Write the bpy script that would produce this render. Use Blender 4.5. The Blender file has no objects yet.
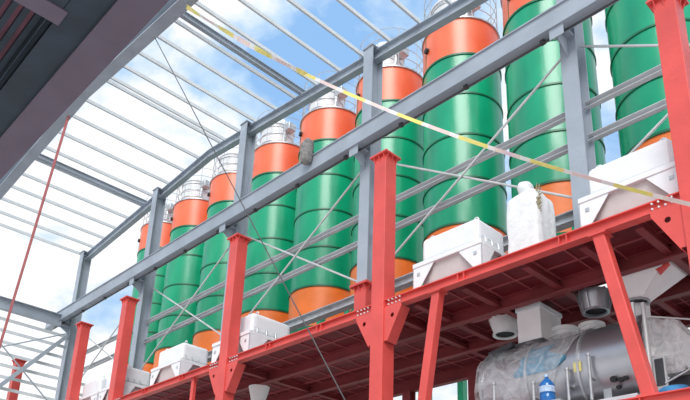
import bpy, math, random
from mathutils import Vector, Matrix, noise as mnoise
random.seed(7)
S = bpy.context.scene
COL = S.collection
R = math.radians

# ---------------------------------------------------------------- camera
F_PX, CX, CY = 712.74, 337.47, 357.07            # focal length and optical centre for a 690 x 400 frame
YAW, TILT, ROLL = 0.820352694, 0.339530761, 0.0405658331
ca, sa, cb, sb, cc, sc = math.cos(YAW), math.sin(YAW), math.cos(TILT), math.sin(TILT), math.cos(ROLL), math.sin(ROLL)
Mc = (Matrix(((cc, -sc, 0), (sc, cc, 0), (0, 0, 1))) @ Matrix(((1, 0, 0), (0, cb, sb), (0, -sb, cb)))
      @ Matrix(((1, 0, 0), (0, 0, -1), (0, 1, 0))) @ Matrix(((ca, sa, 0), (-sa, ca, 0), (0, 0, 1))))
cam_data = bpy.data.cameras.new('camera'); cam = bpy.data.objects.new('camera', cam_data); COL.objects.link(cam)
cam.matrix_world = Matrix((Mc[0], -Mc[1], -Mc[2])).transposed().to_4x4()
cam_data.sensor_width = 36; cam_data.sensor_fit = 'HORIZONTAL'; cam_data.lens = F_PX / 690 * 36
cam_data.shift_x = (345 - CX) / 690; cam_data.shift_y = (CY - 200) / 690
cam_data.clip_start = 0.05; cam_data.clip_end = 1000
S.camera = cam
# eye level is z = 0, the ground lies 1.6 m below
GROUND = -1.6

# ---------------------------------------------------------------- sky, sun, exposure
W = bpy.data.worlds.new('sky'); S.world = W; W.use_nodes = True
nt = W.node_tree; nt.nodes.clear()
def wn(t, **k):
    n = nt.nodes.new(t)
    for a, v in k.items(): setattr(n, a, v)
    return n
tc = wn('ShaderNodeTexCoord'); mp = wn('ShaderNodeMapping'); mp.inputs['Scale'].default_value = (1, 1, 1.6)
mp.inputs['Location'].default_value = (11.3, 3.2, 0.0)
nz = wn('ShaderNodeTexNoise'); nz.inputs['Scale'].default_value = 4.4; nz.inputs['Detail'].default_value = 9
nz.inputs['Roughness'].default_value = 0.56; nz.inputs['Distortion'].default_value = 0.25
rp = wn('ShaderNodeValToRGB'); rp.color_ramp.elements[0].position = 0.39; rp.color_ramp.elements[1].position = 0.58
rp.color_ramp.elements[0].color = (0.29, 0.52, 0.87, 1); rp.color_ramp.elements[1].color = (1.0, 1.0, 1.02, 1)
e = rp.color_ramp.elements.new(0.48); e.color = (0.56, 0.74, 0.95, 1)
bg = wn('ShaderNodeBackground'); bg.inputs['Strength'].default_value = 1.08
wo = wn('ShaderNodeOutputWorld')
L = nt.links.new
L(tc.outputs['Generated'], mp.inputs['Vector']); L(mp.outputs['Vector'], nz.inputs['Vector'])
sx = wn('ShaderNodeSeparateXYZ'); mr = wn('ShaderNodeMapRange'); mr.inputs['From Min'].default_value = 0.02; mr.inputs['From Max'].default_value = 0.55
mr.inputs['To Min'].default_value = 0.22; mr.inputs['To Max'].default_value = 0.0     # haze thickens the cloud towards the horizon
ad = wn('ShaderNodeMath', operation='ADD')
L(tc.outputs['Generated'], sx.inputs[0]); L(sx.outputs['Z'], mr.inputs['Value']); L(nz.outputs['Fac'], ad.inputs[0]); L(mr.outputs['Result'], ad.inputs[1])
L(ad.outputs[0], rp.inputs['Fac']); L(rp.outputs['Color'], bg.inputs['Color']); L(bg.outputs['Background'], wo.inputs['Surface'])
sun_d = bpy.data.lights.new('sun', 'SUN'); sun = bpy.data.objects.new('sun', sun_d); COL.objects.link(sun)
sun_d.energy = 2.6; sun_d.angle = R(28); sun_d.color = (1, 0.97, 0.93)
sun.rotation_euler = Vector((-0.42, 0.62, -0.66)).to_track_quat('-Z', 'Y').to_euler()
vs = S.view_settings; vs.view_transform = 'Standard'; vs.look = 'None'; vs.exposure = 0.0; vs.gamma = 1; vs.use_curve_mapping = False

# ---------------------------------------------------------------- materials
MATS = {}
def mat(name, col, rough=0.5, metal=0.0, var=0.12, scale=3.0, bump=0.0, bscale=20.0, spec=0.5, stretch=(1, 1, 1), dirt=None, coat=0.0):
    m = bpy.data.materials.new(name); m.use_nodes = True; t = m.node_tree
    b = t.nodes['Principled BSDF']; b.inputs['Roughness'].default_value = rough; b.inputs['Metallic'].default_value = metal
    b.inputs['Specular IOR Level'].default_value = spec; b.inputs['Coat Weight'].default_value = coat
    c = t.nodes.new('ShaderNodeTexCoord'); mpp = t.nodes.new('ShaderNodeMapping'); mpp.inputs['Scale'].default_value = stretch
    t.links.new(c.outputs['Object'], mpp.inputs['Vector'])
    n = t.nodes.new('ShaderNodeTexNoise'); n.inputs['Scale'].default_value = scale; n.inputs['Detail'].default_value = 5
    t.links.new(mpp.outputs['Vector'], n.inputs['Vector'])
    r = t.nodes.new('ShaderNodeValToRGB'); r.color_ramp.elements[0].position = 0.3; r.color_ramp.elements[1].position = 0.7
    d = dirt if dirt else tuple(max(0, x * (1 - var)) for x in col)
    r.color_ramp.elements[0].color = (*d, 1); r.color_ramp.elements[1].color = (*(min(1, x * (1 + var * 0.6)) for x in col), 1)
    t.links.new(n.outputs['Fac'], r.inputs['Fac']); t.links.new(r.outputs['Color'], b.inputs['Base Color'])
    if bump:
        n2 = t.nodes.new('ShaderNodeTexNoise'); n2.inputs['Scale'].default_value = bscale; n2.inputs['Detail'].default_value = 3
        t.links.new(mpp.outputs['Vector'], n2.inputs['Vector'])
        bp = t.nodes.new('ShaderNodeBump'); bp.inputs['Strength'].default_value = bump; bp.inputs['Distance'].default_value = 0.05
        t.links.new(n2.outputs['Fac'], bp.inputs['Height']); t.links.new(bp.outputs['Normal'], b.inputs['Normal'])
    MATS[name] = m
    return m
mat('red_paint', (0.68, 0.082, 0.070), 0.42, var=0.14, scale=1.6, bump=0.1)
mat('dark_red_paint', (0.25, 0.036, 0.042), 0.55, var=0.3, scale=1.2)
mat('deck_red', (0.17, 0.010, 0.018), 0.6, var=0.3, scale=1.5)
mat('flat_bar_red', (0.38, 0.085, 0.095), 0.55)
mat('grey_steel', (0.36, 0.41, 0.47), 0.45, var=0.14, scale=1.3, bump=0.1)
mat('purlin_steel', (0.66, 0.70, 0.72), 0.5, var=0.08, scale=2.0)
mat('girt_steel', (0.60, 0.62, 0.64), 0.45, var=0.1, scale=2.0)
mat('green_paint', (0.006, 0.33, 0.165), 0.27, var=0.28, scale=0.9, stretch=(1, 1, 0.35), bump=0.35, bscale=1.8)
mat('green_ring', (0.004, 0.13, 0.06), 0.4)
mat('orange_paint', (0.80, 0.180, 0.080), 0.34, var=0.16, scale=1.1, stretch=(1, 1, 0.4), bump=0.12, bscale=1.5, dirt=(0.76, 0.12, 0.045))
mat('orange_foot', (0.92, 0.21, 0.035), 0.4, var=0.14, scale=1.2)
mat('white_paint', (0.80, 0.82, 0.85), 0.42, var=0.08, scale=2.5)
mat('hopper_inner', (0.60, 0.55, 0.54), 0.5, var=0.1)
mat('filter_white', (0.72, 0.75, 0.76), 0.5, var=0.12, scale=4)
mat('galvanised', (0.52, 0.55, 0.57), 0.38, metal=0.5, var=0.2, scale=6)
mat('stainless', (0.46, 0.47, 0.50), 0.34, metal=0.8, var=0.1, scale=2, bump=0.06, bscale=3)
mat('bright_rod', (0.66, 0.68, 0.68), 0.4, metal=0.3)
mat('dark_wire', (0.05, 0.05, 0.055), 0.5)
mat('matt_black', (0.02, 0.02, 0.022), 0.6)
mat('strap_red', (0.36, 0.10, 0.10), 0.8, var=0.25, scale=8)
mat('woven_white', (0.76, 0.78, 0.78), 0.7, var=0.1, scale=5, bump=0.35, bscale=9)
mat('straw', (0.50, 0.45, 0.28), 0.8, var=0.3, scale=20)
mat('canvas_grey', (0.28, 0.27, 0.26), 0.85, var=0.4, scale=14, bump=0.4, bscale=20)
mat('overhead_flange', (0.155, 0.122, 0.165), 0.7, var=0.12, scale=1.5)  # shade of the covered corner is put into this dark colour
mat('overhead_plate', (0.034, 0.048, 0.066), 0.75, var=0.25, scale=2)  # dark decking, darkened further to carry the shade overhead
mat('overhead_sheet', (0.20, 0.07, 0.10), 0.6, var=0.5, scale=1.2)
mat('duct_white', (0.90, 0.90, 0.90), 0.45, var=0.05)
mat('concrete', (0.58, 0.56, 0.54), 0.8, var=0.15, scale=0.6)
mat('bottle_blue', (0.02, 0.14, 0.42), 0.12, var=0.15, scale=6)
mat('label_blue', (0.45, 0.60, 0.80), 0.5, var=0.3, scale=30)
mat('blue_cloth', (0.05, 0.26, 0.55), 0.7, var=0.3, scale=6, bump=0.3, bscale=8)
mat('teal_sheet', (0.05, 0.24, 0.38), 0.6, var=0.4, scale=4)
mat('sticker_yellow', (0.75, 0.66, 0.25), 0.5, var=0.2, scale=30)
mat('motor_grey', (0.06, 0.065, 0.075), 0.5)

def film_mat(name, opac, tint):
    m = bpy.data.materials.new(name); m.use_nodes = True; t = m.node_tree; t.nodes.clear()
    o = t.nodes.new('ShaderNodeOutputMaterial'); mx = t.nodes.new('ShaderNodeMixShader'); tr = t.nodes.new('ShaderNodeBsdfTransparent')
    b = t.nodes.new('ShaderNodeBsdfPrincipled'); b.inputs['Base Color'].default_value = (*tint, 1); b.inputs['Roughness'].default_value = 0.22
    c = t.nodes.new('ShaderNodeTexCoord'); n = t.nodes.new('ShaderNodeTexNoise'); n.inputs['Scale'].default_value = 2.6; n.inputs['Detail'].default_value = 6
    n.inputs['Distortion'].default_value = 2.6
    r = t.nodes.new('ShaderNodeValToRGB'); r.color_ramp.elements[0].position = 0.35; r.color_ramp.elements[1].position = 0.72
    r.color_ramp.elements[0].color = (opac * 0.55,) * 3 + (1,); r.color_ramp.elements[1].color = (min(1, opac * 1.6),) * 3 + (1,)
    bp = t.nodes.new('ShaderNodeBump'); bp.inputs['Strength'].default_value = 0.6; bp.inputs['Distance'].default_value = 0.06
    t.links.new(c.outputs['Object'], n.inputs['Vector']); t.links.new(n.outputs['Fac'], r.inputs['Fac'])
    t.links.new(n.outputs['Fac'], bp.inputs['Height']); t.links.new(bp.outputs['Normal'], b.inputs['Normal'])
    t.links.new(r.outputs['Color'], mx.inputs['Fac']); t.links.new(tr.outputs[0], mx.inputs[1]); t.links.new(b.outputs[0], mx.inputs[2])
    t.links.new(mx.outputs[0], o.inputs['Surface'])
    MATS[name] = m
film_mat('clear_film', 0.30, (0.72, 0.74, 0.77))
film_mat('milky_film', 0.72, (0.84, 0.86, 0.86))

def tape_mat():
    m = bpy.data.materials.new('barrier_tape'); m.use_nodes = True; t = m.node_tree; b = t.nodes['Principled BSDF']; b.inputs['Roughness'].default_value = 0.45
    uv = t.nodes.new('ShaderNodeTexCoord'); sp = t.nodes.new('ShaderNodeSeparateXYZ'); t.links.new(uv.outputs['UV'], sp.inputs[0])
    fr = t.nodes.new('ShaderNodeMath'); fr.operation = 'FRACT'; ml = t.nodes.new('ShaderNodeMath'); ml.operation = 'MULTIPLY'; ml.inputs[1].default_value = 9
    t.links.new(sp.outputs['X'], ml.inputs[0]); t.links.new(ml.outputs[0], fr.inputs[0])
    r = t.nodes.new('ShaderNodeValToRGB'); r.color_ramp.interpolation = 'CONSTANT'
    r.color_ramp.elements[0].color = (0.86, 0.74, 0.16, 1); r.color_ramp.elements[1].position = 0.42; r.color_ramp.elements[1].color = (0.86, 0.84, 0.80, 1)
    e = r.color_ramp.elements.new(0.52); e.color = (0.82, 0.64, 0.60, 1)
    e = r.color_ramp.elements.new(0.86); e.color = (0.86, 0.84, 0.80, 1)
    t.links.new(fr.outputs[0], r.inputs['Fac'])
    # printed red marks inside the white runs
    w = t.nodes.new('ShaderNodeTexVoronoi'); w.inputs['Scale'].default_value = 120; t.links.new(uv.outputs['UV'], w.inputs['Vector'])
    mx = t.nodes.new('ShaderNodeMix'); mx.data_type = 'RGBA'; mx.inputs[0].default_value = 0.12
    t.links.new(r.outputs['Color'], mx.inputs[6]); t.links.new(w.outputs['Color'], mx.inputs[7])
    t.links.new(mx.outputs[2], b.inputs['Base Color']); MATS['barrier_tape'] = m
tape_mat()

# ---------------------------------------------------------------- mesh helpers
class MB:
    """collects shapes, build() links them as one mesh object"""
    def __init__(s): s.v = []; s.f = []; s.uv = None
    def add(s, vs, fs):
        o = len(s.v); s.v += [Vector(p) for p in vs]; s.f += [tuple(i + o for i in f) for f in fs]; return s
    def box(s, x0, x1, y0, y1, z0, z1):
        return s.add([(x, y, z) for z in (z0, z1) for y in (y0, y1) for x in (x0, x1)],
                     [(0, 2, 3, 1), (4, 5, 7, 6), (0, 1, 5, 4), (2, 6, 7, 3), (0, 4, 6, 2), (1, 3, 7, 5)])
    def bar(s, p0, p1, w, h, up=(0, 0, 1), ou=0.0, ow=0.0):
        """rectangular bar, w sideways, h along up; ou / ow shift the section"""
        p0, p1 = Vector(p0), Vector(p1); d = (p1 - p0).normalized(); u = Vector(up); u = (u - d * u.dot(d)).normalized(); k = d.cross(u)
        c = [(-w / 2, -h / 2), (w / 2, -h / 2), (w / 2, h / 2), (-w / 2, h / 2)]
        vs = [p + k * (a + ow) + u * (b + ou) for p in (p0, p1) for a, b in c]
        return s.add(vs, [(3, 2, 1, 0), (4, 5, 6, 7), (0, 1, 5, 4), (1, 2, 6, 5), (2, 3, 7, 6), (3, 0, 4, 7)])
    def ibeam(s, p0, p1, w, h, tf=0.022, tw=0.016, up=(0, 0, 1)):
        s.bar(p0, p1, w, tf, up, ou=h / 2 - tf / 2); s.bar(p0, p1, w, tf, up, ou=-h / 2 + tf / 2); return s.bar(p0, p1, tw, h - 2 * tf, up)
    def channel(s, p0, p1, w, h, t=0.012, up=(0, 0, 1), side=1):
        s.bar(p0, p1, w, t, up, ou=h / 2 - t / 2); s.bar(p0, p1, w, t, up, ou=-h / 2 + t / 2)
        return s.bar(p0, p1, t, h - 2 * t, up, ow=side * (w / 2 - t / 2))
    def lathe(s, prof, n=32, c=(0, 0, 0), axis='z', a0=0.0, a1=2 * math.pi):
        """profile of (radius, height) turned round an axis"""
        full = abs(a1 - a0 - 2 * math.pi) < 1e-6; m = n if full else n + 1; vs = []; c = Vector(c)
        for r, h in prof:
            for i in range(m):
                a = a0 + (a1 - a0) * i / n; x, y = r * math.cos(a), r * math.sin(a)
                vs.append(c + (Vector((x, y, h)) if axis == 'z' else Vector((h, x, y)) if axis == 'x' else Vector((y, h, x))))
        fs = []
        for j in range(len(prof) - 1):
            for i in range(n):
                k = (i + 1) % m; fs.append((j * m + i, j * m + k, (j + 1) * m + k, (j + 1) * m + i))
        return s.add(vs, fs)
    def tube(s, pts, r, n=8, closed=False, caps=True):
        pts = [Vector(p) for p in pts]; N = len(pts); vs = []; rr = r if isinstance(r, (list, tuple)) else [r] * N
        for i, p in enumerate(pts):
            a = pts[(i - 1) % N] if (closed or i) else p; b = pts[(i + 1) % N] if (closed or i < N - 1) else p
            d = (b - a).normalized(); up = Vector((0, 0, 1)) if abs(d.z) < 0.9 else Vector((1, 0, 0)); k = d.cross(up).normalized(); u = k.cross(d)
            vs += [p + (k * math.cos(2 * math.pi * j / n) + u * math.sin(2 * math.pi * j / n)) * rr[i] for j in range(n)]
        fs = []
        for i in range(N if closed else N - 1):
            q = (i + 1) % N
            for j in range(n): fs.append((i * n + j, i * n + (j + 1) % n, q * n + (j + 1) % n, q * n + j))
        if caps and not closed: fs += [tuple(range(n))[::-1], tuple(range((N - 1) * n, N * n))]
        return s.add(vs, fs)
    def prism(s, poly, ext):
        """planar polygon pushed along ext"""
        poly = [Vector(p) for p in poly]; e = Vector(ext); n = len(poly)
        return s.add(poly + [p + e for p in poly], [tuple(range(n))[::-1], tuple(range(n, 2 * n))] + [(i, (i + 1) % n, n + (i + 1) % n, n + i) for i in range(n)])
    def frustum(s, b, t):
        """between two quads"""
        return s.add(list(b) + list(t), [(3, 2, 1, 0), (4, 5, 6, 7)] + [(i, (i + 1) % 4, 4 + (i + 1) % 4, 4 + i) for i in range(4)])
    def mesh(s, name, m, smooth=False, org=(0, 0, 0)):
        me = bpy.data.meshes.new(name); o = Vector(org); me.from_pydata([tuple(p - o) for p in s.v], [], s.f); me.update()
        bm_fix(me); me.materials.append(MATS[m])
        if smooth:
            me.polygons.foreach_set('use_smooth', [True] * len(me.polygons)); me.set_sharp_from_angle(angle=R(38))
        return me
    def build(s, name, m, parent=None, smooth=False, local=False, bevel=0.0):
        org = (0, 0, 0)
        if parent is not None and not local: org = WL[parent.name]
        o = bpy.data.objects.new(name, s.mesh(name, m, smooth, org)); COL.objects.link(o)
        if parent is not None: o.parent = parent
        WL[o.name] = WL[parent.name] if parent is not None else Vector((0, 0, 0))
        if bevel:
            b = o.modifiers.new('bevel', 'BEVEL'); b.width = bevel; b.segments = 3; b.limit_method = 'ANGLE'
        return o
import bmesh
def bm_fix(me):
    bm = bmesh.new(); bm.from_mesh(me); bmesh.ops.recalc_face_normals(bm, faces=bm.faces); bm.to_mesh(me); bm.free()
WL = {}
def tag(o, label=None, cat=None, group=None, kind=None):
    if label: o['label'] = label
    if cat: o['category'] = cat
    if group: o['group'] = group
    if kind: o['kind'] = kind
    return o
def thing(name, loc, label=None, cat=None, group=None, kind=None):
    o = bpy.data.objects.new(name, None); COL.objects.link(o); o.location = loc; o.empty_display_size = 0.2; WL[o.name] = Vector(loc)
    return tag(o, label, cat, group, kind)
def single(mb, name, m, label, cat, org, group=None, smooth=False, kind=None, bevel=0.0):
    """a thing that is one mesh, its origin at org"""
    o = bpy.data.objects.new(name, mb.mesh(name, m, smooth, org)); COL.objects.link(o); o.location = org; WL[o.name] = Vector(org)
    if bevel:
        b = o.modifiers.new('bevel', 'BEVEL'); b.width = bevel; b.segments = 3; b.limit_method = 'ANGLE'
    return tag(o, label, cat, group, kind)
def copy_tree(o, parent=None):
    c = o.copy(); COL.objects.link(c); c.parent = parent
    WL[c.name] = WL.get(o.name, Vector((0, 0, 0)))
    for ch in [x for x in COL.objects if x.parent == o]: copy_tree(ch, c)
    return c

# ================================================================ SETTING
fl = single(MB().box(-70, 40, -40, 70, GROUND - 0.3, GROUND), 'floor', 'concrete', 'pale concrete ground under the steel frames', 'floor', (0, 0, GROUND), kind='structure')
RIDGE_X, RIDGE_Z = -20.0, 15.98
YB = 11.7                                     # line of the grey columns
def roof_z(x): return RIDGE_Z - (0.083 * (RIDGE_X - x) if x < RIDGE_X else 0.098 * (x - RIDGE_X))
ceil = thing('ceiling', (RIDGE_X, 9.3, RIDGE_Z), 'open steel roof frame of rafters and purlins without covering', 'roof', kind='structure')
for yy, h, w in ((YB + 0.05, 0.34, 0.22), (6.82, 0.42, 0.36)):
    m = MB()
    for a, b in ((-30.3, RIDGE_X), (RIDGE_X, 6.0)):
        m.ibeam((a, yy, roof_z(a) - h / 2), (b, yy, roof_z(b) - h / 2), w, h, 0.03, 0.02)
    m.build('rafter', 'grey_steel', ceil)
PX = [-30.25, -29.3, -28.28, -27.2, -26.12, -24.9, -24.0, -22.85, -21.75, -20.72, -19.3, -19.02, -18.14, -17.16, -16.04, -15.06, -13.99, -12.95, -11.93, -10.91, -9.81, -8.75, -7.7, -6.6, -5.5, -4.4, -3.3, -2.2, -1.1]
for x in PX:
    h = 0.12; y0, y1 = 6.72, YB + 0.25
    m = MB(); m.channel((x, y0, roof_z(x) + h / 2), (x, y1, roof_z(x) + h / 2), 0.06, h, 0.012, side=1)
    m.build('purlin', 'purlin_steel', ceil)
for x in (-24.72, -14.72):             # heavier members beside a purlin
    h = 0.2
    MB().ibeam((x, 6.72, roof_z(x) + h / 2), (x, YB + 0.25, roof_z(x) + h / 2), 0.13, h, 0.02, 0.014).build('tie_beam', 'grey_steel', ceil)

# far side wall: open framing of girts
wl = thing('wall_left', (-30, 11, GROUND), 'open end wall of thin grey girts without cladding', 'wall', kind='structure')
MB().ibeam((-30, -6, 11.6), (-30, YB - 0.2, 11.6), 0.3, 0.5).build('eave_beam', 'grey_steel', wl)
for i in range(8):
    z = 10.98 - 0.49 * i
    MB().channel((-30.1, -6, z), (-30.1, 20 if i > 3 else YB, z), 0.07, 0.12).build('girt', 'purlin_steel', wl)
MB().bar((-29.9, 8.2, 7.0), (-29.9, 11.45, 10.95), 0.16, 0.16).build('brace', 'grey_steel', wl)
for p, q in (((-29.85, 6.0, 8.2), (-29.85, 11.5, 11.1)), ((-29.85, 8.3, 10.2), (-29.85, 11.4, 7.6))):
    MB().tube([p, q], 0.03, 6).build('tie_rod', 'grey_steel', wl)
for y in (3.0, -3.0, 20.0):
    MB().ibeam((-30.1, y, GROUND), (-30.1, y, 11.3), 0.25, 0.25, up=(1, 0, 0)).build('post', 'grey_steel', wl)

# back wall line: two runs of girts, tie rods, base rail
wb = thing('wall_back', (-14, YB, GROUND), 'open framing of girts and crossed tie rods between the grey columns', 'wall', kind='structure')
COLX = [-30.0, -23.5, -17.55, -11.55, -5.6, 0.4]
for z in (9.98, 9.18):
    for a, b in zip(COLX[:-1], COLX[1:]):
        m = MB(); m.bar((a + 0.1, YB + 0.2, z), (b - 0.1, YB + 0.2, z), 0.012, 0.14); m.bar((a + 0.1, YB + 0.14, z + 0.064), (b - 0.1, YB + 0.14, z + 0.064), 0.12, 0.012)
        m.bar((a + 0.1, YB + 0.14, z - 0.064), (b - 0.1, YB + 0.14, z - 0.064), 0.12, 0.012)
        m.build('girt', 'girt_steel', wb)
for a, b in zip(COLX[:-1], COLX[1:]):
    for p, q in (((a + 0.15, YB + 0.06, 11.45), (b - 0.15, YB + 0.06, 7.85)), ((a + 0.15, YB + 0.02, 7.85), (b - 0.15, YB + 0.02, 11.45))):
        MB().tube([p, q], 0.028, 8).build('tie_rod', 'bright_rod', wb)
for a, b in zip(COLX[1:-1], COLX[2:]):
    MB().ibeam((a + 0.02, YB + 0.42, 7.72), (b - 0.02, YB + 0.42, 7.72), 0.24, 0.24).build('base_rail', 'galvanised', wb)

# ================================================================ GREY COLUMNS
names_g = ['tall grey steel column at the far left corner of the open roof', 'grey steel column behind the red post, second from the far corner',
           'grey steel column under the roof ridge, left of the hanging canvas bundle', 'grey steel column standing right behind the red post in the middle',
           'nearest grey steel column, beside the big white hopper on the right']
for i, x in enumerate(COLX[:5]):
    top = roof_z(x) + 0.02; base = GROUND if i == 0 else 7.72 if i == 3 else 6.06
    t = thing('steel_column', (x, YB, GROUND if i == 0 else 6.06), names_g[i], 'column', 'grey columns under the far rafter')
    MB().ibeam((x, YB, base), (x, YB, top), 0.36, 0.42, 0.026, 0.02, up=(0, 1, 0)).build('shaft', 'grey_steel', t)
    MB().box(x - 0.2, x + 0.2, YB - 0.25, YB + 0.25, top, top + 0.03).build('cap_plate', 'grey_steel', t)
    m = MB(); zc = 11.58
    m.box(x - 0.16, x + 0.16, 11.04, YB - 0.2, zc - 0.03, zc)
    m.prism([(x - 0.01, YB - 0.2, zc - 0.03), (x - 0.01, 11.06, zc - 0.03), (x - 0.01, 11.06, zc - 0.24), (x - 0.01, YB - 0.2, zc - 0.5)], (0.02, 0, 0))
    m.box(x - 0.16, x + 0.16, 11.04, 11.06, zc - 0.26, zc - 0.03)
    m.build('bracket', 'grey_steel', t)
    if i == 3:
        m = MB(); m.box(x - 0.2, x + 0.2, YB - 0.25, YB + 0.25, 6.06, 7.66); p = m.build('pedestal', 'red_paint', t)
        m = MB(); m.box(x - 0.3, x + 0.3, YB - 0.34, YB + 0.34, 7.66, 7.72)
        for dx in (-0.17, 0, 0.17): m.prism([(x + dx - 0.01, YB - 0.25, 7.66), (x + dx - 0.01, YB - 0.33, 7.66), (x + dx - 0.01, YB - 0.25, 7.5)], (0.02, 0, 0))
        for dy in (-0.17, 0, 0.17): m.prism([(x + 0.2, YB + dy - 0.01, 7.66), (x + 0.29, YB + dy - 0.01, 7.66), (x + 0.2, YB + dy - 0.01, 7.5)], (0, 0.02, 0))
        m.build('flange_plate', 'red_paint', p)

# ================================================================ CRANE GIRDER
g = thing('crane_girder', (-14, 11.15, 11.58), 'long grey steel girder running along in front of the silos', 'girder')
m = MB(); m.box(-31.6, 3, 10.99, 11.31, 12.07, 12.10); m.box(-31.6, 3, 10.99, 11.31, 11.58, 11.61); m.box(-31.6, 3, 11.03, 11.06, 11.61, 12.07)
m.build('girder_beam', 'grey_steel', g)
for i in range(16):
    x = -30.6 + 2.1 * i
    MB().box(x, x + 0.014, 11.06, 11.3, 11.61, 12.07).build('stiffener', 'grey_steel', g)
m = MB(); m.tube([(-31, 11.2, 11.52), (2.8, 11.2, 11.52)], 0.025, 6); m.build('conduit', 'dark_wire', g)
for i in range(17):
    x = -30 + 2.0 * i
    MB().box(x - 0.05, x + 0.05, 11.15, 11.25, 11.50, 11.58).build('clamp', 'dark_wire', g)

# ================================================================ RED POSTS
RED = [(-3.09, 'nearest red square steel post at the right edge'), (-9.4, 'red square steel post in the middle, in front of a grey column'),
       (-14.94, 'red square steel post left of centre beside a white hopper'), (-21.2, 'red square steel post in front of the leftmost silos'),
       (-24.65, 'red square steel post just right of the far corner column'), (-31.0, 'small far red post at the left edge, left of the corner column')]
YR = 10.0; TOPR = 9.66
for i, (x, lab) in enumerate(RED):
    t = thing('red_post', (x, YR, GROUND), lab, 'post', 'red posts along the platform front')
    h = 0.175
    m = MB(); m.box(x - h, x + h, YR - h, YR + h, GROUND, TOPR - 0.04); m.build('shaft', 'red_paint', t, bevel=0.012)
    m = MB(); o = 0.25; m.box(x - o, x + o, YR - o, YR + o, TOPR - 0.04, TOPR); m.build('cap_plate', 'red_paint', t)
    for k in (-1, 0, 1):
        d = k * 0.14
        for q in range(4):
            a = [(h, d - 0.008, TOPR - 0.04), (o - 0.01, d - 0.008, TOPR - 0.04), (h, d - 0.008, TOPR - 0.2)]
            rot = lambda p: [(p[0], p[1]), (-p[1], p[0]), (-p[0], -p[1]), (p[1], -p[0])][q]
            ex = [(0, 0.016), (-0.016, 0), (0, -0.016), (0.016, 0)][q]
            MB().prism([(x + rot(p)[0], YR + rot(p)[1], p[2]) for p in a], (*ex, 0)).build('cap_gusset', 'red_paint', t)
    if i < 4:
        for sgn in (-1, 1):                     # haunch plates under the platform beam, each with a round hole
            m = MB(); zt = 5.86; n = 12; cxh, czh, rh = 0.22, -0.2, 0.05
            outl = [(0, 0), (0.46, 0), (0.46, -0.07), (0.10, -0.72), (0, -0.72)]
            ring = [(cxh + rh * math.cos(2 * math.pi * k / n), czh + rh * math.sin(2 * math.pi * k / n)) for k in range(n)]
            # star-split: each ring point is joined to the outline point seen along its direction
            def hit(a):
                dx, dz = math.cos(a), math.sin(a); best = 9
                for k in range(5):
                    (x0, z0), (x1, z1) = outl[k], outl[(k + 1) % 5]; ex, ez = x1 - x0, z1 - z0; den = dx * ez - dz * ex
                    if abs(den) < 1e-9: continue
                    tt = ((x0 - cxh) * ez - (z0 - czh) * ex) / den; uu = ((x0 - cxh) * dz - (z0 - czh) * dx) / den
                    if tt > 0 and -1e-6 <= uu <= 1 + 1e-6: best = min(best, tt)
                return (cxh + dx * best, czh + dz * best)
            angs = sorted([2 * math.pi * k / n for k in range(n)] + [math.atan2(b - czh, a - cxh) % (2 * math.pi) for a, b in outl]); N = len(angs)
            vs = []
            for yy in (YR - 0.14, YR - 0.12):
                for a in angs: vs.append((x + sgn * (h + cxh + rh * math.cos(a)), yy, zt + czh + rh * math.sin(a)))
                for a in angs: q = hit(a); vs.append((x + sgn * (h + q[0]), yy, zt + q[1]))
            fs = []
            for k in range(N):
                l = (k + 1) % N
                fs += [(k, l, N + l, N + k), (2 * N + k, 2 * N + l, 3 * N + l, 3 * N + k), (N + k, N + l, 3 * N + l, 3 * N + k), (k, l, 2 * N + l, 2 * N + k)]
            m.add(vs, fs); gp = m.build('haunch_plate', 'red_paint', t)
            m = MB(); p0 = Vector((x + sgn * (h + 0.46), YR, zt - 0.04)); p1 = Vector((x + sgn * (h + 0.08), YR, zt - 0.74))
            m.bar(p0, p1, 0.26, 0.018, up=(0.5 * sgn, 0, -0.3)); m.build('haunch_flange', 'red_paint', gp)
            m = MB()
            for bx in range(4):
                for bz in range(2):
                    xx = x + sgn * (h + 0.12 + 0.10 * bx); zz = 5.92 + 0.09 * bz
                    m.lathe([(0.0, YR - 0.15), (0.016, YR - 0.15), (0.016, YR - 0.12)], 6, (xx, 0, zz), axis='y')
            m.build('bolts', 'filter_white', gp)['kind'] = 'stuff'
    MB().box(x - 0.28, x + 0.28, YR - 0.28, YR + 0.28, GROUND, GROUND + 0.04).build('base_plate', 'red_paint', t)

# ================================================================ UPPER PLATFORM
DX0, DX1, DY0, DY1 = -26.52, 1.0, 10.19, 14.4
ZB, ZD = 5.86, 6.06
pl = thing('steel_platform', (-12.7, 12.2, ZB), 'long dark red steel platform carrying the white hoppers', 'platform')
bays = [DX0] + [r[0] for r in RED[::-1] if DX0 < r[0] < DX1] + [DX1]
for a, b in zip(bays[:-1], bays[1:]):
    a2 = a + (0.175 if a > DX0 else 0); b2 = b - (0.175 if b < DX1 else 0)
    m = MB(); m.box(a2, b2, 9.93, 9.95, ZB + 0.02, ZD - 0.02); m.box(a2, b2, 9.86, 10.19, ZD - 0.02, ZD); m.box(a2, b2, 9.86, 10.05, ZB, ZB + 0.02)
    eb = m.build('edge_beam', 'red_paint', pl)
    n = max(2, int((b - a) / 1.6))
    for k in range(1, n):
        x = a + (b - a) * k / n
        for dx in (-0.07, 0.07): MB().box(x + dx - 0.008, x + dx + 0.008, 9.865, 9.93, ZB + 0.02, ZD - 0.02).build('stiffener', 'red_paint', eb)
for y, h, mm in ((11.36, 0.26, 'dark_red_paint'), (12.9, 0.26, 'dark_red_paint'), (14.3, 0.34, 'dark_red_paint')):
    MB().ibeam((DX0, y, 6.03 - h / 2), (DX1, y, 6.03 - h / 2), 0.17, h).build('main_joist', mm, pl)
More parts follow.
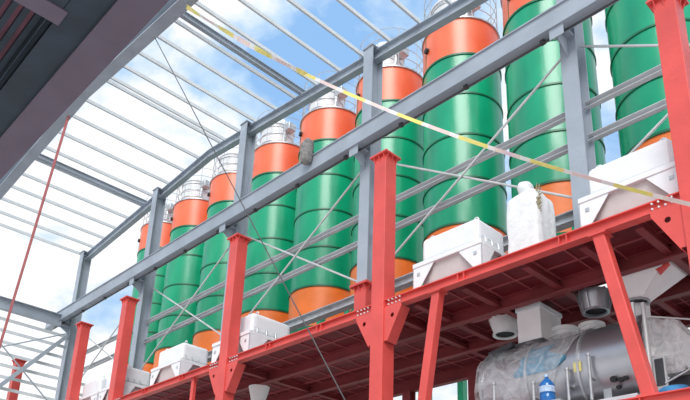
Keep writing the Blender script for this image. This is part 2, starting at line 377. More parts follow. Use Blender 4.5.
YJ = sorted([-24.65, -21.2, -14.94, -9.4, -8.65, -7.45, -6.1, -5.0, -4.05, -2.0, 0.2])
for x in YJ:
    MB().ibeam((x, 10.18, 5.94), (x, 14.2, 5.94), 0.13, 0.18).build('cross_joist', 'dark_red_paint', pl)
CW, CV = 0.64, 0.6014
nx, ny = 43, 7
pm = MB().box(0.004, CW - 0.004, 0.004, CV - 0.004, 0, 0.012).mesh('deck_plate', 'deck_red')
# openings are left in the plating around the chutes
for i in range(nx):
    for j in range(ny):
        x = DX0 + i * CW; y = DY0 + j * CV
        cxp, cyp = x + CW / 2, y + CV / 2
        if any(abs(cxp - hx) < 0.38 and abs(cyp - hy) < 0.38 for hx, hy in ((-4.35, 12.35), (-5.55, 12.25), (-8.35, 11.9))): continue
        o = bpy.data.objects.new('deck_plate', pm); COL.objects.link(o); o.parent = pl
        o.location = Vector((x, y, ZD - 0.024)) - WL[pl.name]
bm1 = MB().box(-0.014, 0.014, 0, 4.2, -0.03, 0).mesh('flat_bar', 'flat_bar_red')
for i in range(nx + 1):
    o = bpy.data.objects.new('flat_bar', bm1); COL.objects.link(o); o.parent = pl; o.location = Vector((DX0 + i * CW, 10.19, ZD - 0.025)) - WL[pl.name]
bm2 = MB().box(0, DX1 - DX0, -0.014, 0.014, -0.03, 0).mesh('flat_bar', 'flat_bar_red')
for j in range(1, ny):
    o = bpy.data.objects.new('flat_bar', bm2); COL.objects.link(o); o.parent = pl; o.location = Vector((DX0, DY0 + j * CV, ZD - 0.025)) - WL[pl.name]
# posts under the back edge
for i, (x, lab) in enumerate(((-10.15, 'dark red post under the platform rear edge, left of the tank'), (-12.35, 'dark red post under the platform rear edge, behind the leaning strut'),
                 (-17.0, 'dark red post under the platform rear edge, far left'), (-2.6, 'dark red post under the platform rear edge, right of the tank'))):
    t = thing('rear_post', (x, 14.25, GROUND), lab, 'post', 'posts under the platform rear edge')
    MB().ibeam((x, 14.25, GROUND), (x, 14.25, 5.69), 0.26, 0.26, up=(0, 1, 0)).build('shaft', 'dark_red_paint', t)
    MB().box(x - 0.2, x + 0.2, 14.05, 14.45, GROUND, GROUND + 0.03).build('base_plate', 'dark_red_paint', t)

# leaning struts and thin posts between the two platforms
ZL = 3.05
for x0, x1, w, lab in ((-4.60, -4.08, 0.20, 'red strut leaning right in front of the wrapped tank'), (-7.93, -8.40, 0.19, 'red strut leaning left under the platform, left of the tank'),
                       (-16.5, -16.5, 0.12, 'thin red upright under the platform, left of the white hopper cone')):
    t = thing('leaning_strut', (x1, YR, ZL), lab, 'strut', 'struts under the platform edge')
    zb = ZL if w > 0.15 else GROUND
    m = MB(); m.bar((x0, YR, ZB), (x1, YR, zb), w, w, up=(0, 1, 0)); m.build('tube', 'red_paint', t, bevel=0.02)
    MB().box(x0 - w * 0.75, x0 + w * 0.75, YR - w * 0.7, YR + w * 0.7, ZB - 0.02, ZB).build('head_plate', 'red_paint', t)
    MB().box(x1 - w * 0.75, x1 + w * 0.75, YR - w * 0.7, YR + w * 0.7, zb, zb + 0.02).build('foot_plate', 'red_paint', t)

# ================================================================ LOWER PLATFORM
lp = thing('lower_platform', (-4.2, 12, ZL - 0.22), 'lower red steel platform under the wrapped tank', 'platform')
LX0, LX1 = -9.2, 1.5
for a, b in ((LX0, RED[0][0] - 0.175), (RED[0][0] + 0.175, LX1)):
    m = MB(); m.box(a, b, 9.93, 9.95, ZL - 0.2, ZL - 0.02); m.box(a, b, 9.86, 10.19, ZL - 0.02, ZL); m.box(a, b, 9.86, 10.1, ZL - 0.22, ZL - 0.2)
    eb = m.build('edge_beam', 'red_paint', lp)
for k in range(12):
    x = LX0 + 0.5 + k * 0.9
    MB().box(x, x + 0.014, 9.865, 9.93, ZL - 0.2, ZL - 0.02).build('stiffener', 'red_paint', eb)
for y in (11.4, 12.8, 13.9): MB().ibeam((LX0, y, ZL - 0.14), (LX1, y, ZL - 0.14), 0.15, 0.2).build('joist', 'dark_red_paint', lp)
pm2 = MB().box(0.004, 1.07 - 0.004, 0.004, 0.95 - 0.004, 0, 0.012).mesh('deck_plate', 'deck_red')
for i in range(10):
    for j in range(4):
        o = bpy.data.objects.new('deck_plate', pm2); COL.objects.link(o); o.parent = lp; o.location = Vector((LX0 + i * 1.07, 10.19 + j * 0.95, ZL - 0.03)) - WL[lp.name]

# ================================================================ SILOS
SX, SP, SY, SR = -5.394, 3.3, 16.53, 1.322
Z_TOP, Z_G1, Z_G0, Z_BOT = 18.92, 17.38, 11.06, 9.5
sil = thing('silo', (SX, SY, GROUND), cat='silo', group='green silos in a row behind the girder')
def L0(prof): return [(r, z - GROUND) for r, z in prof]
body = MB().lathe(L0([(SR, Z_G0), (SR, Z_G1)]), 48).build('green_shell', 'green_paint', sil, True, True)
tb = MB().lathe(L0([(SR, Z_G1), (SR, Z_TOP), (0.35, Z_TOP + 0.35), (0, Z_TOP + 0.36)]), 48).build('top_band', 'orange_paint', sil, True, True)
bb = MB().lathe(L0([(SR, Z_BOT), (SR, Z_G0)]), 48).build('bottom_band', 'orange_foot', sil, True, True)
MB().lathe(L0([(0.2, Z_BOT - 1.9), (SR, Z_BOT)]), 48).build('discharge_cone', 'green_paint', sil, True, True)
MB().lathe(L0([(0.26, Z_BOT - 2.2), (0.26, Z_BOT - 1.85), (0.2, Z_BOT - 1.85)]), 24).build('outlet', 'galvanised', sil, True, True)
for z in (15.80, 14.24, 12.66):
    MB().lathe(L0([(SR, z - 0.03), (SR + 0.03, z - 0.03), (SR + 0.03, z + 0.03), (SR, z + 0.03)]), 48).build('ring', 'green_ring', body, True, True)
for z, b in ((Z_G1, tb), (Z_G0, bb)):
    MB().lathe(L0([(SR, z - 0.035), (SR + 0.035, z - 0.035), (SR + 0.035, z + 0.035), (SR, z + 0.035)]), 48).build('ring', 'green_ring', b, True, True)
MB().lathe(L0([(SR, Z_TOP - 0.05), (SR + 0.05, Z_TOP - 0.05), (SR + 0.05, Z_TOP), (SR - 0.05, Z_TOP)]), 48).build('rim', 'galvanised', tb, True, True)
for k, b, z0, z1 in ((0, tb, Z_G1, Z_TOP), (2, bb, Z_BOT, Z_G0)):
    a = R(-118 - 16 * k); q = Vector((math.cos(a), math.sin(a), 0))
    MB().bar(q * (SR + 0.004) + Vector((0, 0, z0 - GROUND)), q * (SR + 0.004) + Vector((0, 0, z1 - GROUND)), 0.022, 0.012, up=q).build('seam', 'green_ring', b, False, True)
# small round port on the orange band
a = R(-112); q = Vector((math.cos(a), math.sin(a), 0)); pz = Z_TOP - 0.75 - GROUND
MB().tube([q * SR + Vector((0, 0, pz)), q * (SR + 0.1) + Vector((0, 0, pz))], 0.10, 14).build('port', 'matt_black', tb, True, True)
for k in range(4):
    a = R(45 + 90 * k); q = Vector((math.cos(a), math.sin(a), 0)) * (SR + 0.02)
    MB().box(q.x - 0.11, q.x + 0.11, q.y - 0.11, q.y + 0.11, 0, Z_BOT + 0.4 - GROUND).build('leg', 'green_paint', sil, False, True)
for k in range(4):
    a0 = R(45 + 90 * k); a1 = R(135 + 90 * k); r = SR + 0.02
    MB().bar((r * math.cos(a0), r * math.sin(a0), 4.6 - GROUND), (r * math.cos(a1), r * math.sin(a1), 4.6 - GROUND), 0.08, 0.08).build('leg_brace', 'green_paint', sil, False, True)
zt = Z_TOP - GROUND; rr = SR - 0.04
rl = MB()
for k in range(4): rl.tube([(rr * math.cos(2 * math.pi * i / 32), rr * math.sin(2 * math.pi * i / 32), zt + 0.45 + 0.45 * k) for i in range(32)], 0.014, 5, closed=True)
rl = rl.build('railing', 'galvanised', sil, True, True)
pmesh = MB().tube([(0, 0, 0), (0, 0, 1.8)], 0.016, 5).mesh('railing_post', 'galvanised')
for i in range(10):
    a = 2 * math.pi * i / 10; o = bpy.data.objects.new('railing_post', pmesh); COL.objects.link(o); o.parent = rl; o.location = (rr * math.cos(a), rr * math.sin(a), zt)
ft = MB().lathe([(0.74, zt + 0.1), (0.74, zt + 1.35), (0.78, zt + 1.35), (0.78, zt + 1.42), (0.42, zt + 1.9), (0, zt + 1.95)], 24, (-0.15, -0.25, 0)).build('dust_filter', 'filter_white', sil, True, True)
for z in (0.45, 0.85, 1.2): MB().lathe([(0.74, zt + z - 0.02), (0.765, zt + z - 0.02), (0.765, zt + z + 0.02), (0.74, zt + z + 0.02)], 24, (-0.15, -0.25, 0)).build('filter_band', 'galvanised', ft, True, True)
MB().tube([(0.45, -0.35, zt + 0.2), (0.62, -0.4, zt + 1.1), (0.5, -0.4, zt + 1.4), (0.2, -0.3, zt + 1.5)], 0.11, 10).build('filter_pipe', 'galvanised', ft, True, True)
MB().box(0.62, 0.98, -0.5, -0.1, zt + 0.95, zt + 1.3).build('fan_box', 'galvanised', ft, False, True, bevel=0.03)
# ladder of hoops leading up beside the railing
lad = MB()
for dx in (-0.2, 0.2): lad.tube([(dx - 0.5, -SR - 0.12 + 0.0, zt - 0.5), (dx - 0.5, -SR - 0.12, zt + 1.2)], 0.016, 5)
for k in range(6): lad.tube([(-0.7, -SR - 0.12, zt - 0.4 + 0.3 * k), (-0.3, -SR - 0.12, zt - 0.4 + 0.3 * k)], 0.011, 5)
for dx in (-0.7, -0.3): lad.tube([(dx, -SR - 0.12, zt - 0.3), (dx, -SR + 0.15, zt - 0.3)], 0.012, 5)
sil_labels = ['green silo at the right edge, nearest of the row', 'green silo second from the right, behind the white bag', 'green silo third from the right with its orange top band in view, in front of the red-capped middle post',
              'green silo fourth from the right, half hidden by the middle grey column', 'green silo whose orange foot shows left of the middle red post',
              'green silo behind the hanging canvas bundle, sixth from the right', 'green silo half hidden by the ridge column, third from the left',
              'green silo second from the left end of the row', 'leftmost green silo at the far end, behind a grey column']
sil_labels[2] = 'green silo third from the right, right of the middle red post'
sil['label'] = sil_labels[0]
for j in range(1, 9):
    c = copy_tree(sil); c.location = (SX - SP * j, SY, GROUND); c['label'] = sil_labels[j]

# ================================================================ WHITE HOPPERS ON THE PLATFORM
hop = thing('hopper', (0, 0, ZD), cat='hopper', group='white hoppers on the platform')
HW, HD = 1.72, 1.14           # local origin: near right front corner of the frame
def hq(x0, x1, y0, y1, z): return [(x0, y0, z), (x1, y0, z), (x1, y1, z), (x0, y1, z)]
zf = 0.74
m = MB(); m.box(-HW + 0.14, -0.14, 0.12, HD - 0.08, zf + 0.02, zf + 0.62)
m.build('bin', 'white_paint', hop, False, True, bevel=0.1)
m = MB()
for x0, x1, y0, y1 in ((-HW, 0, 0, 0.10), (-HW, 0, HD - 0.1, HD), (-HW, -HW + 0.1, 0.1, HD - 0.1), (-0.1, 0, 0.1, HD - 0.1)): m.box(x0, x1, y0, y1, zf - 0.07, zf + 0.03)
fr = m.build('frame', 'white_paint', hop, False, True, bevel=0.012)
gask = MB()
for x0, x1, y0, y1 in ((-HW + 0.1, -0.1, 0.06, 0.11), (-0.11, -0.05, 0.1, HD - 0.08)): gask.box(x0, x1, y0, y1, zf + 0.03, zf + 0.05)
gask.build('gasket', 'dark_wire', fr, False, True)
for sx in (0, 1):                                 # corner legs: two triangular plates at a right angle
    for sy in (0, 1):
        x = -HW * sx; y = HD * sy; fx = 1 if sx else -1; fy = -1 if sy else 1
        m = MB(); m.prism([(x, y + fy * 0.02, 0), (x + fx * 0.04, y + fy * 0.02, 0), (x + fx * 0.55, y + fy * 0.02, zf - 0.07), (x, y + fy * 0.02, zf - 0.07)], (0, fy * 0.02, 0))
        m.prism([(x + fx * 0.0, y + fy * 0.02, 0), (x, y + fy * 0.05, 0), (x, y + fy * 0.45, zf - 0.07), (x, y + fy * 0.02, zf - 0.07)], (fx * 0.02, 0, 0))
        lg = m.build('leg', 'white_paint', hop, False, True)
        if not sy:
            MB().box(x + fx * 0.12, x + fx * 0.19, 0.008, 0.022, zf - 0.27, zf - 0.2).build('bolt_head', 'galvanised', lg, False, True)
m = MB(); m.frustum(hq(-HW + 0.3, -0.3, 0.2, HD - 0.2, 0.0), hq(-HW + 0.06, -0.06, 0.07, HD - 0.06, zf - 0.02))
m.build('funnel', 'hopper_inner', hop, False, True)
for x in (-HW + 0.3, -0.3):
    tt = MB().tube([(x + 0.06 * math.cos(a), 0.3, zf + 0.66 + 0.06 * math.sin(a)) for a in [2 * math.pi * k / 12 for k in range(12)]], 0.014, 6, closed=True)
    tt.build('lifting_eye', 'white_paint', hop, True, True)
cl = MB()
for k in range(3): cl.tube([(-0.02, 0.2 + 0.22 * k, zf + 0.04), (-0.04, 0.2 + 0.22 * k, zf + 0.16), (-0.1, 0.2 + 0.22 * k, zf + 0.2)], 0.018, 6)
cl.build('clamps', 'galvanised', fr, True, True)['kind'] = 'stuff'
hops = [(-3.32, 'white steel hopper at the right, partly behind the nearest red post'), (-7.05, 'white steel hopper left of the white bag, above the wrapped tank'),
        (-14.4, 'white steel hopper behind the left-centre red post'), (-17.75, 'white steel hopper in front of the silos, left of the left-centre red post'),
        (-21.25, 'white hopper mostly hidden by the red post at the left silos'), (-23.1, 'farthest white hopper between the two left red posts')]
for i, (x, lab) in enumerate(hops):
    c = hop if i == 0 else copy_tree(hop)
    c.location = (x, 10.21, ZD); c['label'] = lab
    if i == 2: c.scale = (1, 1.45, 1.04)          # a deeper bin

# white bulk bag
def blob(cx, cy, z0, prof, n=24, amp=0.03, sq=3.0, seed=0, fs=4.0):
    """rounded-square stack of rings with folds"""
    m = MB(); vs = []; fs_ = []
    for k, (r, z) in enumerate(prof):
        for i in range(n):
            a = 2 * math.pi * i / n; ca_, sa_ = math.cos(a), math.sin(a)
            rad = r / (abs(ca_) ** sq + abs(sa_) ** sq) ** (1 / sq)
            p = Vector((rad * ca_, rad * sa_, z)); d = mnoise.noise(p * fs + Vector((seed, 0, 0))) * amp
            vs.append((cx + p.x + ca_ * d, cy + p.y + sa_ * d, z0 + z + d * 0.5))
    for k in range(len(prof) - 1):
        for i in range(n): fs_.append((k * n + i, k * n + (i + 1) % n, (k + 1) * n + (i + 1) % n, (k + 1) * n + i))
    fs_ += [tuple(range(n))[::-1], tuple(range((len(prof) - 1) * n, len(prof) * n))]
    return m.add(vs, fs_)
bag = thing('bulk_bag', (-6.27, 10.75, ZD), 'tall white woven bulk bag tied at the top beside the hopper', 'bag')
prof = [(0.32, 0), (0.345, 0.05), (0.35, 0.3), (0.345, 0.6), (0.35, 0.9), (0.345, 1.2), (0.345, 1.42), (0.33, 1.47), (0.22, 1.58), (0.11, 1.68), (0.09, 1.72)]
blob(-6.27, 10.75, ZD, prof, 56, 0.03, 9, 3, 7.0).build('sack', 'woven_white', bag, True)
blob(-6.34, 10.75, ZD + 1.64, [(0.10, 0), (0.13, 0.08), (0.16, 0.16), (0.13, 0.25), (0.05, 0.30)], 20, 0.04, 2.2, 9).build('tied_neck', 'woven_white', bag, True)
st = MB()
for k in range(60):
    y = 10.42 + random.random() * 0.1; z = ZD + 1.05 + 0.5 * random.random(); x = -5.94 + random.uniform(-0.03, 0.03)
    st.tube([(x, y, z), (x + random.uniform(0.02, 0.09), y - random.uniform(-0.02, 0.05), z + random.uniform(-0.1, 0.06))], 0.008, 3)
st = st.build('frayed_edge', 'straw', bag); st['kind'] = 'stuff'

# canvas bundle hanging on the girder
bun = thing('canvas_bundle', (-13.3, 10.9, 11.9), 'rolled grey canvas bundle hanging on the girder', 'bundle')
blob(-13.3, 10.88, 11.78, [(0.04, 0), (0.13, 0.06), (0.17, 0.22), (0.16, 0.42), (0.18, 0.58), (0.15, 0.72), (0.06, 0.82)], 20, 0.06, 2.3, 4, 6).build('roll', 'canvas_grey', bun, True)
MB().tube([(-13.3, 10.88, 12.55), (-13.3, 11.02, 12.62), (-13.3, 11.2, 12.12)], 0.018, 6).build('cord', 'dark_wire', bun, True)

# ================================================================ WRAPPED TANK
TX0, TX1, TY, TZ, TR = -7.8, -4.8, 12.0, 4.22, 0.86
tk = thing('mixer_tank', ((TX0 + TX1) / 2, TY, ZL), 'horizontal stainless steel tank under clear plastic wrap', 'tank')
MB().lathe([(TR, TX0), (TR, TX1)], 56, (0, TY, TZ), 'x').build('shell', 'stainless', tk, True)
for x, s in ((TX0, -1), (TX1, 1)):
    MB().lathe([(TR, x), (TR * 0.97, x + s * 0.03), (TR * 0.8, x + s * 0.06), (TR * 0.45, x + s * 0.09), (0, x + s * 0.1)], 56, (0, TY, TZ), 'x').build('end_cap', 'stainless', tk, True)
    MB().lathe([(TR, x - 0.03), (TR + 0.045, x - 0.03), (TR + 0.045, x + 0.03), (TR, x + 0.03)], 56, (0, TY, TZ), 'x').build('end_flange', 'stainless', tk, True)
for x in (TX0 + 0.6, TX1 - 0.6):
    MB().prism([(x, TY - 0.7, ZL), (x, TY + 0.7, ZL), (x, TY + 0.7, TZ - 0.45), (x, TY - 0.7, TZ - 0.45)], (0.14, 0, 0)).build('saddle', 'galvanised', tk)
MB().box(TX0 - 0.1, TX1 + 0.1, 11.0, 11.16, ZL, ZL + 0.42).build('plinth', 'white_paint', tk, bevel=0.02)
for x in (TX0 + 1.0, TX1 - 0.95, TX1 - 0.02):
    MB().lathe([(TR + 0.0, x - 0.02), (TR + 0.035, x - 0.02), (TR + 0.035, x + 0.02), (TR, x + 0.02)], 56, (0, TY, TZ), 'x').build('band', 'galvanised', tk, True)
ct = TZ + TR
for x, y, r, h in ((-6.55, 12.25, 0.24, 0.34), (-5.95, 12.2, 0.22, 0.26), (-4.95, 12.0, 0.2, 0.5)):
    nk = MB().lathe([(r, ct - 0.12), (r, ct + h - 0.08), (r + 0.03, ct + h - 0.08), (r + 0.03, ct + h), (r - 0.04, ct + h), (r - 0.04, ct + h - 0.03), (0, ct + h - 0.03)], 28, (x, y, 0)).build('inlet_collar', 'duct_white', tk, True)
# access hatch tray at the left end
MB().prism([(-7.85, 11.5, 4.92), (-7.3, 11.5, 5.02), (-7.3, 11.5, 5.12), (-7.85, 11.5, 5.02)], (0, 0.7, 0)).build('hatch', 'motor_grey', tk)
# vertical valves and pipes on the front
for x, z0, z1 in ((-7.45, 3.5, 4.15), (-6.6, 3.5, 4.0), (-5.92, 3.55, 4.12), (-5.5, 3.5, 4.3)):
    p = MB().tube([(x, 11.06, z0), (x, 11.06, z1)], 0.03, 12).build('front_pipe', 'galvanised', tk, True)
    MB().tube([(x, 11.06, z1), (x, 11.06, z1 + 0.04)], 0.042, 12).build('pipe_cap', 'galvanised', p, True)
    MB().tube([(x, 11.06, (z0 + z1) / 2), (x, 11.3, (z0 + z1) / 2)], 0.03, 10).build('elbow', 'galvanised', p, True)
for dx, dz, r in ((0, 0, 0.055), (0.12, -0.03, 0.045), (0.2, -0.02, 0.04), (0.04, -0.13, 0.035)):
    x = -5.15 + dx; z = 3.85 + dz; yy = TY - math.sqrt(TR ** 2 - (z - TZ) ** 2)
    MB().tube([(x, yy + 0.02, z), (x, yy - 0.07, z - 0.03)], r, 12).build('port', 'matt_black', tk, True)
def patch(x0, x1, z0, z1, off, n=6):
    m = MB(); vs = []; fs = []
    for i in range(n + 1):
        for j in range(n + 1):
            x = x0 + (x1 - x0) * i / n; z = z0 + (z1 - z0) * j / n; y = TY - math.sqrt((TR + off) ** 2 - (z - TZ) ** 2); vs.append((x, y, z))
    for i in range(n):
        for j in range(n): fs.append((i * (n + 1) + j, (i + 1) * (n + 1) + j, (i + 1) * (n + 1) + j + 1, i * (n + 1) + j + 1))
    return m.add(vs, fs)
patch(-5.83, -5.68, 4.08, 4.26, 0.012).build('sticker', 'sticker_yellow', tk)
m = patch(0, 1, 4.22, 4.78, 0.014, 10)
for v in m.v: v.x = -7.05 + 0.4 * (v.z - 4.2) + v.x * (0.75 + 0.25 * math.sin(9 * v.z)) + 0.04 * math.sin(23 * v.z + 6 * v.x)
m.build('blue_sheet', 'teal_sheet', tk)
# the clear wrap: draped over top and front of the left two thirds, with folds
def wrap(x0, x1, a0, a1, n, k, off, amp, seed, cut=0.0):
    m = MB(); vs = []; fs = []
    for i in range(n + 1):
        for j in range(k + 1):
            u = i / n; v = j / k; a = a0 + (a1 - a0) * v
            xe = x1 - cut * (1 - v)
            x = x0 + (xe - x0) * u; t_ = Vector((x * 1.6, a * 1.3, seed))
            d = off + amp * abs(mnoise.noise(t_)) * 1.6 + amp * 0.8 * abs(mnoise.noise(t_ * 2.7)) + 0.012 * math.sin(9 * (a * 0.8 + x * 0.9) + 3 * mnoise.noise(t_))
            taper = min(1.0, 0.72 + u * 3.2)
            rad = (TR * taper + d); vs.append((x, TY - rad * math.cos(a), TZ + rad * math.sin(a)))
    for i in range(n):
        for j in range(k): fs.append((i * (k + 1) + j, (i + 1) * (k + 1) + j, (i + 1) * (k + 1) + j + 1, i * (k + 1) + j + 1))
    return m.add(vs, fs)
fm = wrap(TX0 - 0.28, TX1 - 0.25, R(-50), R(120), 90, 60, 0.03, 0.055, 2.0, cut=1.5)
single(fm, 'plastic_wrap', 'clear_film', 'clear crinkled plastic film draped over the tank', 'plastic film', (-6.3, TY, TZ), smooth=True)

# square white duct between platform and tank
dt = thing('inlet_duct', (-6.95, 12.0, 5.02), 'square white duct dropping from the platform onto the tank', 'duct')
MB().box(-7.22, -6.70, 11.62, 12.42, 5.08, 5.76).build('casing', 'duct_white', dt, bevel=0.008)
MB().box(-7.27, -6.65, 11.57, 12.47, 5.02, 5.08).build('flange', 'motor_grey', dt)
MB().box(-7.24, -6.68, 11.60, 12.44, 5.76, 5.85).build('collar', 'white_paint', dt)

# chutes hanging under the platform
def chute(x, y, r0, r1, z0, z1, mt, lab, ribs=0):
    t = thing('chute', (x, y, z0), lab, 'chute', 'chutes under the platform')
    MB().lathe([(r0 - 0.03, z0 + 0.02), (r0, z0), (r0 + 0.01, z0 + 0.06), (r1, z1), (r1 - 0.03, z1)], 32, (x, y, 0)).build('cone', mt, t, True)
    MB().lathe([(0, z0 + 0.05), (r0 - 0.02, z0 + 0.05)], 32, (x, y, 0)).build('throat_dark_disc', 'matt_black', t, True)  # black disc set in the open mouth in place of its dark inside
    MB().lathe([(r0, z0), (r0 + 0.035, z0), (r0 + 0.035, z0 + 0.035), (r0, z0 + 0.035)], 32, (x, y, 0)).build('lip', mt, t, True)
    for k in range(ribs):
        a = 2 * math.pi * k / ribs
        MB().bar((x + (r0 + 0.02) * math.cos(a), y + (r0 + 0.02) * math.sin(a), z0 + 0.03), (x + (r1 + 0.02) * math.cos(a), y + (r1 + 0.02) * math.sin(a), z1), 0.02, 0.05, up=(math.cos(a), math.sin(a), 0)).build('rib', mt, t)
chute(-7.95, 12.3, 0.23, 0.34, 5.66, 6.02, 'duct_white', 'white conical chute left of the square duct')
chute(-5.72, 11.95, 0.22, 0.30, 5.45, 5.86, 'stainless', 'ribbed metal chute above the tank, left of the leaning strut', 12)
chute(-15.5, 11.5, 0.16, 0.30, 5.2, 5.78, 'duct_white', 'white chute under the platform beside the left-centre red post')
tr = thing('transition_hopper', (-4.8, 11.75, 5.3), 'white square-to-round hopper under the platform, right of the leaning strut', 'hopper')
m = MB(); n = 16; top = []; bot = []
for k in range(n):
    a = 2 * math.pi * k / n + math.pi / 4; q = max(abs(math.cos(a)), abs(math.sin(a)))
    top.append((-4.62 + 0.52 * math.cos(a) / q, 11.95 + 0.5 * math.sin(a) / q, 5.96)); bot.append((-4.86 + 0.2 * math.cos(a), 11.75 + 0.2 * math.sin(a), 5.32))
m.add(top + bot, [(k, (k + 1) % n, n + (k + 1) % n, n + k) for k in range(n)]); m.build('funnel', 'duct_white', tr, True)
MB().lathe([(0.2, 5.32), (0.23, 5.32), (0.23, 5.36), (0.2, 5.36)], 28, (-4.86, 11.75, 0)).build('lip', 'galvanised', tr, True)
MB().lathe([(0, 5.37), (0.2, 5.37)], 28, (-4.86, 11.75, 0)).build('throat_dark_disc', 'matt_black', tr, True)  # black disc painted dark like the hollow of the outlet
MB().tube([(-4.2, 11.6, 5.85), (-4.35, 11.55, 5.7)], 0.07, 12).build('vibrator', 'red_paint', tr, True)

# blue water bottle in front of the tank
bt = thing('water_bottle', (-6.15, 10.75, ZL), 'big blue water cooler bottle standing before the tank', 'bottle')
zb = 3.5
MB().box(-6.5, -5.8, 10.55, 10.98, ZL, zb - 0.03).build('stand', 'galvanised', bt)
MB().lathe([(0, zb - 0.03), (0.125, zb - 0.03), (0.135, zb), (0.135, zb + 0.12), (0.125, zb + 0.14), (0.135, zb + 0.16), (0.135, zb + 0.30), (0.11, zb + 0.36), (0.05, zb + 0.42), (0.032, zb + 0.44), (0.032, zb + 0.47)], 32, (-6.15, 10.75, 0)).build('body', 'bottle_blue', bt, True)
MB().lathe([(0.038, zb + 0.46), (0.038, zb + 0.51), (0, zb + 0.51)], 20, (-6.15, 10.75, 0)).build('cap', 'label_blue', bt, True)
MB().lathe([(0.137, zb + 0.17), (0.137, zb + 0.28)], 32, (-6.15, 10.75, 0)).build('bottle_label', 'label_blue', bt, True)

# right of the tank: standpipes, wrapped drive, blue sack
for x, y, lab in ((-4.62, 11.0, 'left of two pale vertical pipes behind the leaning strut'), (-4.5, 11.12, 'right of two pale vertical pipes behind the leaning strut')):
    t = thing('standpipe', (x, y, ZL), lab, 'pipe', 'pipes beside the tank')
    MB().tube([(x, y, ZL), (x, y, 5.02)], 0.035, 12).build('pipe', 'bright_rod', t, True)
    MB().tube([(x, y, ZL), (x, y, ZL + 0.02)], 0.08, 16).build('foot', 'bright_rod', t, True)
dv = thing('tank_drive', (-4.3, 11.8, ZL), 'white boxed drive unit under milky film right of the tank', 'machine')
MB().box(-4.62, -4.15, 11.5, 12.3, 3.98, 4.78).build('housing', 'duct_white', dv, bevel=0.05)
MB().box(-4.6, -3.4, 11.6, 12.4, ZL, 3.42).build('frame', 'motor_grey', dv)
MB().tube([(-4.5, 12.0, 3.68), (-3.4, 12.0, 3.68)], 0.24, 20).build('motor', 'motor_grey', dv, True)
MB().box(-4.52, -4.32, 11.3, 11.34, ZL, 4.1).build('inspection_frame', 'bright_rod', dv)
MB().box(-4.49, -4.35, 11.29, 11.3, 3.6, 4.06).build('inspection_glass', 'motor_grey', dv)
m = MB(); n = 26; vs = []; fs = []
for i in range(n + 1):
    for j in range(n + 1):
        u, v = i / n, j / n; q = Vector((u * 4, v * 4, 3.3)); w = mnoise.noise(q) * 0.07 + mnoise.noise(q * 2.3) * 0.04
        x = -4.68 + 0.62 * u; y = 11.42 - w if v < 0.72 else 11.42 - w + (v - 0.72) * 2.6; z = 3.8 + 1.45 * min(v, 0.72) + 0.06 * mnoise.noise(q * 0.8) - (u ** 2) * 0.25 * v
        vs.append((x, y, z))
for i in range(n):
    for j in range(n): fs.append((i * (n + 1) + j, (i + 1) * (n + 1) + j, (i + 1) * (n + 1) + j + 1, i * (n + 1) + j + 1))
single(m.add(vs, fs), 'film_cover', 'milky_film', 'milky crinkled film hanging over the drive unit right of the tank', 'plastic film', (-4, 11.7, 4.3), smooth=True)
bs = thing('blue_sack', (-3.98, 10.6, ZL), 'bright blue sack lying on the lower platform at the right', 'sack')
blob(-3.98, 10.6, ZL, [(0.2, 0), (0.3, 0.05), (0.28, 0.16), (0.18, 0.24), (0.05, 0.27)], 24, 0.07, 2.2, 5, 3).build('sack_body', 'blue_cloth', bs, True)
for p, q, lab in (((-4.5, 11.12, 4.78), (-2.0, 11.6, 4.05), 'upper slanting pale stay rod right of the tank'), ((-4.2, 10.9, 3.5), (-2.2, 11.2, 4.4), 'lower slanting pale stay rod right of the tank')):
    single(MB().tube([p, q], 0.016, 8), 'stay_rod', 'bright_rod', lab, 'rod', p, 'stay rods', True)

# ================================================================ TAPE, STRAP, WIRE
def cat_pts(a, b, sag, n=60):
    a, b = Vector(a), Vector(b); return [a.lerp(b, i / n) - Vector((0, 0, sag * 4 * (i / n) * (1 - i / n))) for i in range(n + 1)]
pts = cat_pts((-13.75, 6.86, 14.85), (-2.86, 9.80, 5.55), 0.62, 80)
vs = []; fs = []; uvs = []
for i, p in enumerate(pts):
    u = i / 80; tw = 0.5 + 0.55 * math.sin(u * 9.0) + (0.5 * math.sin(u * 25) if u < 0.36 else 0)
    d = (pts[min(i + 1, 80)] - pts[max(i - 1, 0)]).normalized(); k = d.cross(Vector((0, 0, 1))).normalized(); v = k.cross(d)
    w = (v * math.cos(tw) + k * math.sin(tw)) * (0.034 if u > 0.36 else 0.06)
    vs += [p - w, p + w]
    if i: fs.append((2 * i - 2, 2 * i - 1, 2 * i + 1, 2 * i))
m = MB().add(vs, fs)
tp = single(m, 'barrier_tape', 'barrier_tape', 'yellow and white barrier tape strung from the roof to the right red post', 'tape', (-8, 8.3, 10))
uvl = tp.data.uv_layers.new(name='UVMap')
for lp_ in tp.data.loops:
    vi = lp_.vertex_index; uvl.data[lp_.index].uv = ((vi // 2) / 80, (vi % 2) * 0.02)
sd = tp.modifiers.new('thickness', 'SOLIDIFY'); sd.thickness = 0.002
p0, p1 = Vector((-21.2, 6.86, 15.4)), Vector((-23.88, 7.0, 7.8)); p2 = p0 + (p1 - p0) * ((p0.z - GROUND) / (p0.z - p1.z))
single(MB().bar(p0, p2, 0.17, 0.012, up=(0.2, -1, 0)), 'lifting_strap', 'strap_red', 'faded red strap hanging from the near rafter at the left', 'strap', p0)
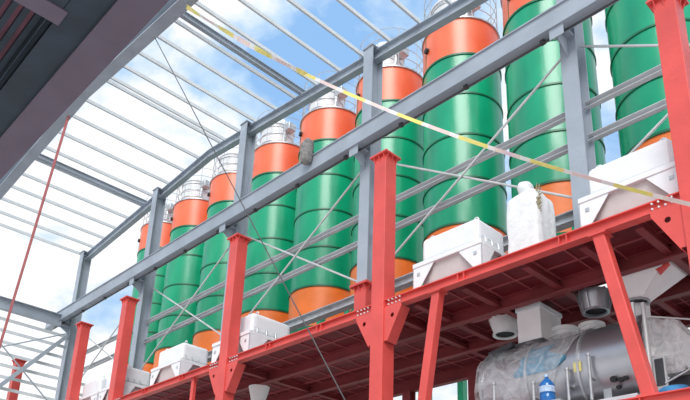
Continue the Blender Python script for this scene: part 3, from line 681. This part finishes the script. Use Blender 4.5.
p0, p1 = Vector((-15.47, 6.9, 14.97)), Vector((-8.35, 8.0, 3.32)); p2 = p0 + (p1 - p0) * ((p0.z - GROUND) / (p0.z - p1.z))
single(MB().tube([p0, p2], 0.012, 6), 'wire_rope', 'dark_wire', 'thin dark wire rope running from the roof down across the middle', 'rope', p0, smooth=True)

# ================================================================ DARK OVERHEAD STRUCTURE (upper left)
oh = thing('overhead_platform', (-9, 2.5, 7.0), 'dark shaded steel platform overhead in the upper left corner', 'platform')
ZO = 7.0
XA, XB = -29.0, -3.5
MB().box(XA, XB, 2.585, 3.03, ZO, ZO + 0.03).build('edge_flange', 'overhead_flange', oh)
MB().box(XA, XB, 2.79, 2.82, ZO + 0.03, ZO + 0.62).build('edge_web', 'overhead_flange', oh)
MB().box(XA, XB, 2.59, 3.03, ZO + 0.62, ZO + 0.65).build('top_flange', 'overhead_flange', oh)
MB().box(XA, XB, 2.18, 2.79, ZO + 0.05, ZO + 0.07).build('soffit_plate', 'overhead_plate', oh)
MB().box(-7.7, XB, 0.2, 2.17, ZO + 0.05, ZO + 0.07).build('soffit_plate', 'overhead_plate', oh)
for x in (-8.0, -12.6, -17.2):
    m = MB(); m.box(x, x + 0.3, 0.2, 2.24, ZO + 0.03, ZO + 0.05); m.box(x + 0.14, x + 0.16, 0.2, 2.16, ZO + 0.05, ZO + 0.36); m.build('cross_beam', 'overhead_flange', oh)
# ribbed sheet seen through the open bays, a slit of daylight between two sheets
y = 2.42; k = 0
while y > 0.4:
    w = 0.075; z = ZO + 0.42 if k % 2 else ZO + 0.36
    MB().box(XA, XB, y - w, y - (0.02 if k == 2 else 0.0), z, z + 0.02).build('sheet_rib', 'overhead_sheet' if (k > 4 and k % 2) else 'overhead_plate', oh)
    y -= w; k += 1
MB().box(XA, XB, 0.2, 2.20, ZO + 0.47, ZO + 0.49).build('light_block_sheet', 'overhead_plate', oh)  # added above the ribs to block daylight, leaving one slit
MB().box(XA, XB, 2.216, 2.79, ZO + 0.47, ZO + 0.49).build('light_block_sheet', 'overhead_plate', oh)  # second added blocking sheet, beyond the slit
